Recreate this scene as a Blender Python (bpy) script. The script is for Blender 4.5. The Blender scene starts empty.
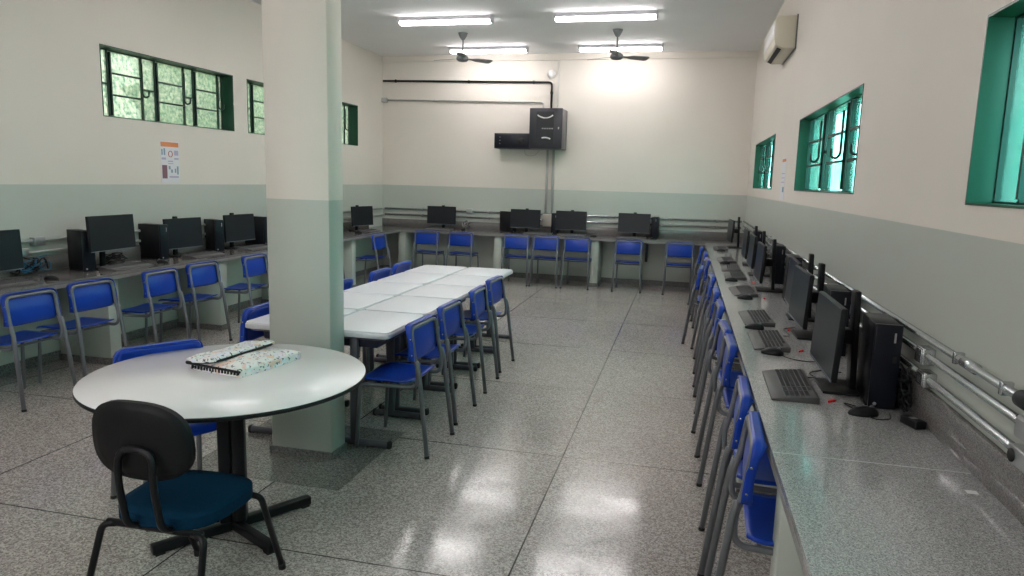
import bpy, bmesh, math, random
from mathutils import Vector, Matrix
random.seed(7)
S = bpy.context.scene
COL = S.collection
R = math.radians
PI = math.pi

# ------------------------------------------------------------------ room sizes
XL, XR, YB, YF, ZC, ZP = -5.149, 0.925, 11.628, -1.4, 3.651, 1.494
CL, CR, CB, CZ = -4.561, 0.326, 11.023, 0.78      # worktop front edges and height

# ------------------------------------------------------------------ camera
F_PX, YAW, PITCH, ROLL, CAMZ = 708.926, 0.23451, 0.15128, 0.02702, 1.63377
fwd = Vector((-math.sin(YAW) * math.cos(PITCH), math.cos(YAW) * math.cos(PITCH), -math.sin(PITCH)))
rgt = Vector((math.cos(YAW), math.sin(YAW), 0))
upv = rgt.cross(fwd)
r2 = math.cos(ROLL) * rgt + math.sin(ROLL) * upv
u2 = -math.sin(ROLL) * rgt + math.cos(ROLL) * upv
cam_d = bpy.data.cameras.new('camera')
cam_d.sensor_width = 36
cam_d.lens = F_PX * 36 / 1024
cam_d.clip_start = 0.05
cam = bpy.data.objects.new('camera', cam_d)
COL.objects.link(cam)
M3 = Matrix((r2, u2, -fwd)).transposed()
cam.matrix_world = Matrix.Translation((0, 0, CAMZ)) @ M3.to_4x4()
S.camera = cam

# ------------------------------------------------------------------ world, light, exposure
LAMP_STRENGTH = 22.0
SKY_STRENGTH = 7.5
S.view_settings.view_transform = 'Standard'
S.view_settings.look = 'None'
S.view_settings.gamma = 1
S.view_settings.use_curve_mapping = False
S.view_settings.exposure = 0.68
W = bpy.data.worlds.new('daylight')
S.world = W
W.use_nodes = True
wn = W.node_tree.nodes
wn['Background'].inputs['Color'].default_value = (1.0, 0.96, 0.98, 1)
wn['Background'].inputs['Strength'].default_value = SKY_STRENGTH

# ------------------------------------------------------------------ materials
MATS = {}


def new_mat(name):
    m = bpy.data.materials.new(name)
    m.use_nodes = True
    MATS[name] = m
    nt = m.node_tree
    return m, nt, nt.nodes['Principled BSDF']


def pos(nt, generated=False):
    if generated:
        return nt.nodes.new('ShaderNodeTexCoord').outputs['Object']
    return nt.nodes.new('ShaderNodeNewGeometry').outputs['Position']


def mixc(nt, fac, a, b):
    n = nt.nodes.new('ShaderNodeMix')
    n.data_type = 'RGBA'
    for key, v in ((6, a), (7, b)):
        if hasattr(v, 'is_linked'):
            nt.links.new(v, n.inputs[key])
        else:
            n.inputs[key].default_value = (*v, 1)
    if hasattr(fac, 'is_linked'):
        nt.links.new(fac, n.inputs[0])
    else:
        n.inputs[0].default_value = fac
    return n.outputs[2]


def noise(nt, vec, scale, detail=2, rough=0.5):
    n = nt.nodes.new('ShaderNodeTexNoise')
    n.inputs['Scale'].default_value = scale
    n.inputs['Detail'].default_value = detail
    n.inputs['Roughness'].default_value = rough
    nt.links.new(vec, n.inputs['Vector'])
    return n.outputs['Fac']


def ramp(nt, fac, p0, p1, c0=(0, 0, 0), c1=(1, 1, 1)):
    n = nt.nodes.new('ShaderNodeValToRGB')
    n.color_ramp.elements[0].position = p0
    n.color_ramp.elements[1].position = p1
    n.color_ramp.elements[0].color = (*c0, 1)
    n.color_ramp.elements[1].color = (*c1, 1)
    nt.links.new(fac, n.inputs[0])
    return n.outputs[0]


def bump(nt, b, height, strength, dist=0.002):
    n = nt.nodes.new('ShaderNodeBump')
    n.inputs['Strength'].default_value = strength
    n.inputs['Distance'].default_value = dist
    nt.links.new(height, n.inputs['Height'])
    nt.links.new(n.outputs[0], b.inputs['Normal'])


def plain(name, col, rough=0.5, metal=0.0, var=0.06, scale=14, coat=0.0, spec=0.5):
    m, nt, b = new_mat(name)
    v = noise(nt, pos(nt, True), scale, 3)
    c = mixc(nt, v, tuple(x * (1 - var) for x in col), tuple(min(1, x * (1 + var)) for x in col))
    nt.links.new(c, b.inputs['Base Color'])
    b.inputs['Roughness'].default_value = rough
    b.inputs['Metallic'].default_value = metal
    b.inputs['Coat Weight'].default_value = coat
    b.inputs['Specular IOR Level'].default_value = spec
    return m


def two_tone(name, upper, lower):
    m, nt, b = new_mat(name)
    p = pos(nt)
    sp = nt.nodes.new('ShaderNodeSeparateXYZ')
    nt.links.new(p, sp.inputs[0])
    lt = nt.nodes.new('ShaderNodeMath')
    lt.operation = 'LESS_THAN'
    nt.links.new(sp.outputs['Z'], lt.inputs[0])
    lt.inputs[1].default_value = ZP
    base = mixc(nt, lt.outputs[0], upper, lower)
    n = ramp(nt, noise(nt, p, 1.3, 4), 0.3, 0.75)
    c = mixc(nt, n, base, mixc(nt, 0.06, base, (0.25, 0.24, 0.22)))
    nt.links.new(c, b.inputs['Base Color'])
    # gloss enamel dado, matt emulsion above
    mr = nt.nodes.new('ShaderNodeMapRange')
    nt.links.new(lt.outputs[0], mr.inputs[0])
    mr.inputs[3].default_value = 0.75
    mr.inputs[4].default_value = 0.38
    nt.links.new(mr.outputs[0], b.inputs['Roughness'])
    bump(nt, b, noise(nt, p, 60, 3), 0.12, 0.001)
    return m


two_tone('wall paint', (0.74, 0.69, 0.62), (0.50, 0.53, 0.475))
plain('ceiling paint', (0.86, 0.86, 0.87), 0.8, var=0.03, scale=2)
plain('green panel paint', (0.50, 0.55, 0.49), 0.45, var=0.05, scale=4)

# terrazzo floor with tile joints
m, nt, b = new_mat('terrazzo')
p = pos(nt)
vor = nt.nodes.new('ShaderNodeTexVoronoi')
vor.inputs['Scale'].default_value = 135
nt.links.new(p, vor.inputs['Vector'])
sp = nt.nodes.new('ShaderNodeSeparateColor')
nt.links.new(vor.outputs['Color'], sp.inputs[0])
chips = ramp(nt, sp.outputs[0], 0.15, 0.95, (0.11, 0.10, 0.092), (0.74, 0.685, 0.64))
fine = ramp(nt, noise(nt, p, 240, 2), 0.35, 0.65, (0.17, 0.158, 0.146), (0.64, 0.59, 0.55))
c = mixc(nt, 0.45, chips, fine)
cloud = ramp(nt, noise(nt, p, 0.9, 4), 0.3, 0.7)
c = mixc(nt, cloud, c, mixc(nt, 0.18, c, (0.12, 0.10, 0.085)))
br = nt.nodes.new('ShaderNodeTexBrick')
br.offset = 0
br.inputs['Scale'].default_value = 1
br.inputs['Brick Width'].default_value = 1.43
br.inputs['Row Height'].default_value = 1.42
br.inputs['Mortar Size'].default_value = 0.0045
br.inputs['Mortar Smooth'].default_value = 0.2
br.inputs['Color1'].default_value = (0, 0, 0, 1)
br.inputs['Color2'].default_value = (0, 0, 0, 1)
br.inputs['Mortar'].default_value = (1, 1, 1, 1)
mp = nt.nodes.new('ShaderNodeMapping')
mp.inputs['Location'].default_value = (0.62 + 1.43 * 6, -2.6 + 1.42 * 4, 0)
nt.links.new(p, mp.inputs['Vector'])
nt.links.new(mp.outputs[0], br.inputs['Vector'])
c = mixc(nt, br.outputs['Color'], c, (0.045, 0.04, 0.038))
nt.links.new(c, b.inputs['Base Color'])
rr = ramp(nt, noise(nt, p, 5, 4), 0.3, 0.75, (0.10, 0.10, 0.10), (0.22, 0.22, 0.22))
nt.links.new(rr, b.inputs['Roughness'])
bump(nt, b, noise(nt, p, 9, 3), 0.05, 0.002)


def granite(name, lo, hi, rough, scale=130):
    m, nt, b = new_mat(name)
    p = pos(nt)
    vor = nt.nodes.new('ShaderNodeTexVoronoi')
    vor.inputs['Scale'].default_value = scale
    nt.links.new(p, vor.inputs['Vector'])
    sp = nt.nodes.new('ShaderNodeSeparateColor')
    nt.links.new(vor.outputs['Color'], sp.inputs[0])
    a = ramp(nt, sp.outputs[0], 0.1, 0.9, lo, hi)
    n = ramp(nt, noise(nt, p, scale * 0.7, 3), 0.35, 0.65, lo, hi)
    c = mixc(nt, 0.5, a, n)
    nt.links.new(c, b.inputs['Base Color'])
    b.inputs['Roughness'].default_value = rough
    return m


granite('lit granite', (0.11, 0.11, 0.112), (0.60, 0.60, 0.60), 0.10, 400)  # lit copy of the worktop stone, window sheen painted into its tone
granite('shaded granite', (0.06, 0.056, 0.054), (0.30, 0.285, 0.275), 0.10, 400)  # same stone, darker shaded copy for the other slabs and backsplashes
granite('granite edge', (0.14, 0.14, 0.135), (0.34, 0.33, 0.31), 0.35, 230)
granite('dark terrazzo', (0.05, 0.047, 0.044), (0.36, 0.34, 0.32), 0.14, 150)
granite('terrazzo skirting', (0.06, 0.06, 0.058), (0.26, 0.25, 0.24), 0.3)

plain('blue plastic', (0.006, 0.046, 0.37), 0.28, var=0.08, scale=5, spec=.4)
plain('grey tube paint', (0.16, 0.17, 0.185), 0.38, metal=0.15)
plain('dark tube paint', (0.085, 0.085, 0.10), 0.42)
plain('black rubber', (0.012, 0.012, 0.013), 0.7)
plain('black plastic', (0.010, 0.011, 0.013), 0.45, var=0.15, spec=.22)
plain('pc case black', (0.008, 0.009, 0.012), 0.42, var=0.15, spec=.25)
plain('pc front black', (0.007, 0.009, 0.015), 0.35, var=0.2, spec=.25)
plain('screen glass', (0.013, 0.015, 0.019), 0.30, var=0.05, spec=.3)
plain('monitor trim', (0.14, 0.16, 0.19), 0.35)
plain('keyboard grey', (0.10, 0.097, 0.098), 0.45, spec=.25)
plain('key gap grey', (0.13, 0.13, 0.135), 0.5)
plain('key black', (0.008, 0.008, 0.010), 0.6, spec=.12)
plain('label silver', (0.34, 0.34, 0.35), 0.4)
plain('white laminate', (0.80, 0.79, 0.79), 0.22, var=0.02, scale=3)
plain('white table plastic', (0.74, 0.76, 0.79), 0.35, var=0.03, scale=3)
plain('pale table rim', (0.60, 0.62, 0.64), 0.4)
plain('grey table edge', (0.50, 0.51, 0.53), 0.45)
plain('navy plastic', (0.012, 0.016, 0.04), 0.5)
plain('black enamel', (0.008, 0.008, 0.010), 0.35, spec=.25)
plain('blue seat fabric', (0.003, 0.027, 0.060), 0.95, var=0.25, scale=120, spec=.1)
plain('black backrest plastic', (0.009, 0.009, 0.010), 0.5, spec=.18)
plain('lamp housing white', (0.55, 0.55, 0.58), 0.5)
plain('fan grey', (0.15, 0.16, 0.165), 0.45)
plain('galvanised steel', (0.55, 0.57, 0.58), 0.24, metal=0.9, var=0.12, scale=30)
plain('painted conduit grey', (0.47, 0.48, 0.46), 0.4, metal=0.2)
plain('aluminium box', (0.42, 0.43, 0.43), 0.35, metal=0.6)
plain('beige box', (0.46, 0.44, 0.38), 0.5)
plain('rack dark grey', (0.022, 0.023, 0.030), 0.35)
plain('rack side grey', (0.16, 0.155, 0.16), 0.45)
plain('window green enamel', (0.004, 0.055, 0.028), 0.4, var=0.15, scale=6)
plain('window dark green', (0.005, 0.030, 0.022), 0.45)
plain('ac ivory', (0.66, 0.61, 0.49), 0.4, var=0.03)
plain('white plastic', (0.75, 0.75, 0.72), 0.4)
plain('red tag', (0.65, 0.02, 0.02), 0.5)
plain('blue cable', (0.03, 0.16, 0.30), 0.5)
plain('paper', (0.72, 0.72, 0.74), 0.7)
plain('orange print', (0.72, 0.26, 0.10), 0.7)
plain('pictogram blue', (0.22, 0.34, 0.42), 0.7)
plain('pictogram maroon', (0.22, 0.11, 0.14), 0.7)
plain('pictogram red', (0.60, 0.10, 0.09), 0.7)
plain('pictogram lilac', (0.45, 0.42, 0.55), 0.7)
plain('tree leaves', (0.06, 0.22, 0.05), 0.8, var=0.5, scale=3)
plain('bark', (0.10, 0.07, 0.04), 0.9)
plain('lime boards', (0.50, 0.92, 0.55), 0.5)
plain('teal boards', (0.35, 0.85, 0.83), 0.5)
plain('pale outdoor render', (0.75, 0.80, 0.75), 0.8)
plain('ground', (0.25, 0.24, 0.2), 0.9)

m, nt, b = new_mat('pouch print')
p = pos(nt, True)
n1 = nt.nodes.new('ShaderNodeTexVoronoi')
n1.inputs['Scale'].default_value = 40
nt.links.new(p, n1.inputs['Vector'])
tint = nt.nodes.new('ShaderNodeMix')
tint.data_type = 'RGBA'
tint.blend_type = 'MULTIPLY'
tint.inputs[0].default_value = 0.16
tint.inputs[6].default_value = (0.90, 0.89, 0.94, 1)
nt.links.new(n1.outputs['Color'], tint.inputs[7])
patch = ramp(nt, noise(nt, p, 13, 2), 0.48, 0.56)
c = mixc(nt, patch, tint.outputs[2], (0.80, 0.82, 0.79))
p2 = ramp(nt, noise(nt, p, 19, 1), 0.60, 0.66)
c = mixc(nt, p2, c, (0.80, 0.60, 0.50))
marks = ramp(nt, noise(nt, p, 70, 1), 0.62, 0.65)
c = mixc(nt, marks, c, (0.12, 0.13, 0.14))
nt.links.new(c, b.inputs['Base Color'])
b.inputs['Roughness'].default_value = 0.3


def glass_mat(name, ca, cb, scale, bump_s, diffuse):
    m = bpy.data.materials.new(name)
    m.use_nodes = True
    MATS[name] = m
    nt = m.node_tree
    nt.nodes.remove(nt.nodes['Principled BSDF'])
    out = nt.nodes['Material Output']
    p = pos(nt)
    f = ramp(nt, noise(nt, p, scale, 4, 0.65), 0.35, 0.65, ca, cb)
    tr = nt.nodes.new('ShaderNodeBsdfTransparent')
    nt.links.new(f, tr.inputs[0])
    gl = nt.nodes.new('ShaderNodeBsdfGlossy')
    gl.inputs['Roughness'].default_value = 0.15
    bp = nt.nodes.new('ShaderNodeBump')
    bp.inputs['Strength'].default_value = bump_s
    nt.links.new(noise(nt, p, 60, 2), bp.inputs['Height'])
    nt.links.new(bp.outputs[0], gl.inputs['Normal'])
    tl = nt.nodes.new('ShaderNodeBsdfTranslucent')
    nt.links.new(f, tl.inputs[0])
    m0 = nt.nodes.new('ShaderNodeMixShader')
    m0.inputs[0].default_value = diffuse
    nt.links.new(tr.outputs[0], m0.inputs[1])
    nt.links.new(tl.outputs[0], m0.inputs[2])
    mx = nt.nodes.new('ShaderNodeMixShader')
    mx.inputs[0].default_value = 0.08
    nt.links.new(m0.outputs[0], mx.inputs[1])
    nt.links.new(gl.outputs[0], mx.inputs[2])
    nt.links.new(mx.outputs[0], out.inputs[0])
    return m


glass_mat('teal tinted glass', (0.34, 0.80, 0.74), (0.52, 0.88, 0.83), 2.2, 0.1, .06)
glass_mat('textured sage glass', (0.16, 0.25, 0.20), (0.46, 0.48, 0.41), 26, 0.8, .45)

m, nt, b = new_mat('fluorescent tube')
b.inputs['Base Color'].default_value = (1, 1, 1, 1)
b.inputs['Emission Color'].default_value = (1.0, 0.950, 0.945, 1)
b.inputs['Emission Strength'].default_value = LAMP_STRENGTH


# ------------------------------------------------------------------ mesh builder
class MB:
    def __init__(self):
        self.bm = bmesh.new()
        self.mats = []

    def mi(self, mat):
        if mat is None:
            return 0
        if mat not in self.mats:
            self.mats.append(mat)
        return self.mats.index(mat)

    def _add(self, verts, faces, mat=None, smooth=False):
        i = self.mi(mat) if mat else 0
        vs = [self.bm.verts.new(v) for v in verts]
        out = []
        for f in faces:
            try:
                fc = self.bm.faces.new([vs[k] for k in f])
                fc.material_index = i
                fc.smooth = smooth
                out.append(fc)
            except ValueError:
                pass
        return vs, out

    def box(self, x0, x1, y0, y1, z0, z1, bev=0.0, seg=2, mat=None, M=None):
        t = bmesh.new()
        bmesh.ops.create_cube(t, size=1)
        for v in t.verts:
            v.co = Vector((x0 + (v.co.x + .5) * (x1 - x0), y0 + (v.co.y + .5) * (y1 - y0), z0 + (v.co.z + .5) * (z1 - z0)))
        if bev > 0:
            bmesh.ops.bevel(t, geom=list(t.edges), offset=bev, segments=seg, affect='EDGES', profile=0.5)
        return self.merge(t, mat, M, smooth=bev > 0)

    def merge(self, t, mat=None, M=None, smooth=False):
        if M is not None:
            bmesh.ops.transform(t, matrix=M, verts=t.verts)
        bmesh.ops.recalc_face_normals(t, faces=t.faces)
        t.verts.index_update()
        self._add([v.co.copy() for v in t.verts], [[v.index for v in f.verts] for f in t.faces], mat, smooth)
        t.free()
        return self

    def prism(self, pts, axis, a, b, bev=0.0, mat=None, M=None, seg=2, smooth=False):
        """extrude a polygon; pts in the two remaining axes (order x,y,z without axis)"""
        t = bmesh.new()

        def co(p, v):
            if axis == 'X':
                return (v, p[0], p[1])
            if axis == 'Y':
                return (p[0], v, p[1])
            return (p[0], p[1], v)
        A = [t.verts.new(co(p, a)) for p in pts]
        B = [t.verts.new(co(p, b)) for p in pts]
        n = len(pts)
        t.faces.new(A)
        t.faces.new(B[::-1])
        for i in range(n):
            t.faces.new((A[i], B[i], B[(i + 1) % n], A[(i + 1) % n]))
        bmesh.ops.recalc_face_normals(t, faces=t.faces)
        if bev > 0:
            es = [e for e in t.edges if e.calc_face_angle(0) > 0.6]
            bmesh.ops.bevel(t, geom=es, offset=bev, segments=seg, affect='EDGES', profile=0.5)
        return self.merge(t, mat, M, smooth=smooth or bev > 0)

    def tube(self, pts, r, seg=10, closed=False, mat=None, caps=True, squash=None):
        pts = [Vector(p) for p in pts]
        n = len(pts)
        rings = []
        up = Vector((0, 0, 1))
        prevn = None
        vs = []
        for i, p in enumerate(pts):
            if closed:
                d = (pts[(i + 1) % n] - pts[i - 1]).normalized()
            elif i == 0:
                d = (pts[1] - p).normalized()
            elif i == n - 1:
                d = (p - pts[i - 1]).normalized()
            else:
                d = ((pts[i + 1] - p).normalized() + (p - pts[i - 1]).normalized())
                d = d.normalized() if d.length > 1e-6 else (pts[i + 1] - p).normalized()
            if prevn is None:
                a = up if abs(d.dot(up)) < 0.9 else Vector((1, 0, 0))
                nn = (a - d * a.dot(d)).normalized()
            else:
                nn = (prevn - d * prevn.dot(d)).normalized()
            prevn = nn
            bb = d.cross(nn)
            rr = r[i] if isinstance(r, (list, tuple)) else r
            sc = 1.0
            if 0 < i < n - 1 or closed:
                a1 = (p - pts[i - 1]).normalized()
                sc = 1 / max(0.5, a1.dot(d))
            ring = []
            for k in range(seg):
                an = 2 * PI * k / seg
                s1, s2 = (1, 1) if squash is None else squash
                vs.append(p + nn * math.cos(an) * rr * s1 + bb * math.sin(an) * rr * s2)
                ring.append(len(vs) - 1)
            rings.append(ring)
        fs = []
        m_ = n if closed else n - 1
        for i in range(m_):
            A, B = rings[i], rings[(i + 1) % n]
            for k in range(seg):
                fs.append((A[k], A[(k + 1) % seg], B[(k + 1) % seg], B[k]))
        if caps and not closed:
            fs.append(rings[0][::-1])
            fs.append(rings[-1])
        self._add(vs, fs, mat, True)
        return self

    def lathe(self, prof, seg=32, mat=None, M=None):
        t = bmesh.new()
        rings = []
        for (r_, z) in prof:
            rings.append([t.verts.new((r_ * math.cos(2 * PI * k / seg), r_ * math.sin(2 * PI * k / seg), z)) for k in range(seg)] if r_ > 1e-6 else [t.verts.new((0, 0, z))])
        for i in range(len(rings) - 1):
            A, B = rings[i], rings[i + 1]
            for k in range(seg):
                k2 = (k + 1) % seg
                if len(A) == 1 and len(B) == 1:
                    continue
                if len(A) == 1:
                    t.faces.new((A[0], B[k], B[k2]))
                elif len(B) == 1:
                    t.faces.new((A[k], A[k2], B[0]))
                else:
                    t.faces.new((A[k], A[k2], B[k2], B[k]))
        if len(rings[0]) > 1:
            t.faces.new(rings[0][::-1])
        if len(rings[-1]) > 1:
            t.faces.new(rings[-1])
        return self.merge(t, mat, M, smooth=True)

    def sheet(self, fn, nu, nv, th, mat=None, M=None):
        """closed thin shell: fn(u,v) -> (point); thickness along normals"""
        P = [[Vector(fn(i / nu, j / nv)) for j in range(nv + 1)] for i in range(nu + 1)]
        t = bmesh.new()
        top, bot = [], []
        for i in range(nu + 1):
            tr, br_ = [], []
            for j in range(nv + 1):
                du = P[min(i + 1, nu)][j] - P[max(i - 1, 0)][j]
                dv = P[i][min(j + 1, nv)] - P[i][max(j - 1, 0)]
                n = du.cross(dv).normalized()
                tr.append(t.verts.new(P[i][j] + n * th / 2))
                br_.append(t.verts.new(P[i][j] - n * th / 2))
            top.append(tr)
            bot.append(br_)
        for i in range(nu):
            for j in range(nv):
                t.faces.new((top[i][j], top[i + 1][j], top[i + 1][j + 1], top[i][j + 1]))
                t.faces.new((bot[i][j], bot[i][j + 1], bot[i + 1][j + 1], bot[i + 1][j]))
        for i in range(nu):
            t.faces.new((top[i][0], bot[i][0], bot[i + 1][0], top[i + 1][0]))
            t.faces.new((top[i][nv], top[i + 1][nv], bot[i + 1][nv], bot[i][nv]))
        for j in range(nv):
            t.faces.new((top[0][j], top[0][j + 1], bot[0][j + 1], bot[0][j]))
            t.faces.new((top[nu][j], bot[nu][j], bot[nu][j + 1], top[nu][j + 1]))
        return self.merge(t, mat, M, smooth=True)

    def build(self, name, mat=None, parent=None, loc=None, rot=None, auto=40):
        me = bpy.data.meshes.new(name)
        if mat is not None and not self.mats:
            self.mats = [mat]
        if auto:
            for e in self.bm.edges:
                if len(e.link_faces) == 2 and e.calc_face_angle(0) > R(auto):
                    e.smooth = False
        self.bm.to_mesh(me)
        self.bm.free()
        for mn in self.mats:
            me.materials.append(MATS[mn])
        o = bpy.data.objects.new(name, me)
        COL.objects.link(o)
        if parent:
            o.parent = parent
        if loc:
            o.location = loc
        if rot:
            o.rotation_euler = rot
        return o


def tag(o, label=None, cat=None, group=None, kind=None):
    if label:
        o['label'] = label
    if cat:
        o['category'] = cat
    if group:
        o['group'] = group
    if kind:
        o['kind'] = kind
    return o


def empty(name, loc=(0, 0, 0), rz=0.0, rot=None):
    o = bpy.data.objects.new(name, None)
    o.empty_display_size = 0.1
    COL.objects.link(o)
    o.location = loc
    o.rotation_euler = rot if rot else (0, 0, rz)
    return o


KIDS = {}


def copy_tree(o, parent=None):
    c = o.copy()
    COL.objects.link(c)
    if parent:
        c.parent = parent
    for ch in list(o.children):
        copy_tree(ch, c)
    return c


def arc(c, r_, a0, a1, n, plane):
    """points on an arc; plane gives two unit vectors"""
    u, v = Vector(plane[0]), Vector(plane[1])
    return [Vector(c) + u * r_ * math.cos(a0 + (a1 - a0) * i / n) + v * r_ * math.sin(a0 + (a1 - a0) * i / n) for i in range(n + 1)]


def fillet(pts, rad, n=5):
    """round the corners of a polyline"""
    pts = [Vector(p) for p in pts]
    out = [pts[0]]
    for i in range(1, len(pts) - 1):
        a, b_, c_ = pts[i - 1], pts[i], pts[i + 1]
        d1, d2 = (a - b_), (c_ - b_)
        rr = rad[i] if isinstance(rad, (list, tuple)) else rad
        t = min(rr, d1.length * .48, d2.length * .48)
        p1, p2 = b_ + d1.normalized() * t, b_ + d2.normalized() * t
        for k in range(n + 1):
            s = k / n
            out.append(p1 * (1 - s) ** 2 + b_ * 2 * s * (1 - s) + p2 * s ** 2)
    out.append(pts[-1])
    return out


def struct(o):
    o['kind'] = 'structure'
    return o


# ------------------------------------------------------------------ walls
def grid_wall(name, us, holes, mapf, mat, zs=None):
    """us: sorted breakpoints; holes: (u0,u1,z0,z1); mapf(u, side, z)->xyz ; one connected mesh"""
    zs = zs or sorted({0.0, ZC} | {h[2] for h in holes} | {h[3] for h in holes})
    us = sorted(set(us) | {h[0] for h in holes} | {h[1] for h in holes})

    def solid(i, j):
        if i < 0 or j < 0 or i >= len(us) - 1 or j >= len(zs) - 1:
            return False
        cu, cz = (us[i] + us[i + 1]) / 2, (zs[j] + zs[j + 1]) / 2
        return not any(h[0] < cu < h[1] and h[2] < cz < h[3] for h in holes)
    bm = bmesh.new()
    V = {}

    def v(i, j, s):
        if (i, j, s) not in V:
            V[(i, j, s)] = bm.verts.new(mapf(us[i], s, zs[j]))
        return V[(i, j, s)]
    for i in range(len(us) - 1):
        for j in range(len(zs) - 1):
            if not solid(i, j):
                continue
            for s in (0, 1):
                bm.faces.new((v(i, j, s), v(i + 1, j, s), v(i + 1, j + 1, s), v(i, j + 1, s)))
            for (di, dj, a, c_) in ((-1, 0, (i, j), (i, j + 1)), (1, 0, (i + 1, j), (i + 1, j + 1)), (0, -1, (i, j), (i + 1, j)), (0, 1, (i, j + 1), (i + 1, j + 1))):
                if not solid(i + di, j + dj):
                    bm.faces.new((v(*a, 0), v(*c_, 0), v(*c_, 1), v(*a, 1)))
    bmesh.ops.recalc_face_normals(bm, faces=bm.faces)
    me = bpy.data.meshes.new(name)
    bm.to_mesh(me)
    bm.free()
    me.materials.append(MATS[mat])
    o = bpy.data.objects.new(name, me)
    COL.objects.link(o)
    return struct(o)


TH = 0.20
LW = [(5.50, 7.43, 2.105, 2.735), (7.70, 9.06, 2.105, 2.735), (9.32, 10.66, 2.105, 2.735)]
RW = [(0.35, 2.712, 1.591, 2.205), (4.40, 6.69, 1.605, 2.215), (8.42, 10.70, 1.605, 2.215)]
grid_wall('wall_left', [YF - TH, YB + TH], LW, lambda u, s, z: (XL - s * TH, u, z), 'wall paint')
grid_wall('wall_right', [YF - TH, YB + TH], RW, lambda u, s, z: (XR + s * TH, u, z), 'wall paint')
grid_wall('wall_back', [XL, XR], [], lambda u, s, z: (u, YB + s * TH, z), 'wall paint')
# the wall behind the camera, with an unglazed opening added for fill daylight
FW = [(-3.6, -1.8, 1.5, 2.4)]
grid_wall('wall_front', [XL, XR], FW, lambda u, s, z: (u, YF - s * TH, z), 'wall paint')
mb = MB()
mb.box(XL - TH, XR + TH, YF - TH, YB + TH, -0.12, 0)
struct(mb.build('floor', 'terrazzo'))
mb = MB()
mb.box(XL - TH, XR + TH, YF - TH, YB + TH, ZC, ZC + 0.12)
struct(mb.build('ceiling', 'ceiling paint'))
for nm, a in (('baseboard_left', (XL, XL + 0.012, YF, YB)), ('baseboard_right', (XR - 0.012, XR, YF, YB)), ('baseboard_back', (XL + 0.012, XR - 0.012, YB - 0.012, YB))):
    mb = MB()
    mb.box(a[0], a[1], a[2], a[3], 0, 0.085)
    struct(mb.build(nm, 'terrazzo skirting'))
# shallow beam line where ceiling meets back wall
mb = MB()
mb.box(XL, XR, YB - 0.03, YB, ZC - 0.10, ZC)
struct(mb.build('trim_1', 'wall paint'))

# pillar
PX, PY, PW, PD = -2.2985, 3.590, 0.388, 0.171
mb = MB()
mb.box(PX, PX + PW, PY, PY + PD, 0, ZC, bev=0.004, seg=1)
pil = mb.build('pillar', 'wall paint')
tag(pil, 'square concrete pillar painted cream above and green below, beside the white desks', 'pillar', kind='structure')
mb = MB()
o_ = 0.010
mb.prism([(PX - o_, PY - o_), (PX + PW + o_, PY - o_), (PX + PW + o_, PY + PD + .004), (PX + PW, PY + PD + .004), (PX + PW, PY), (PX, PY), (PX, PY + PD + .004), (PX - o_, PY + PD + .004)], 'Z', 0, 0.035)
mb.build('skirting', 'terrazzo skirting', pil)


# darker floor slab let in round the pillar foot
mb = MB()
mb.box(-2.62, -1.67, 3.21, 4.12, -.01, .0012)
struct(mb.build('trim_2', 'dark terrazzo'))

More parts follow.
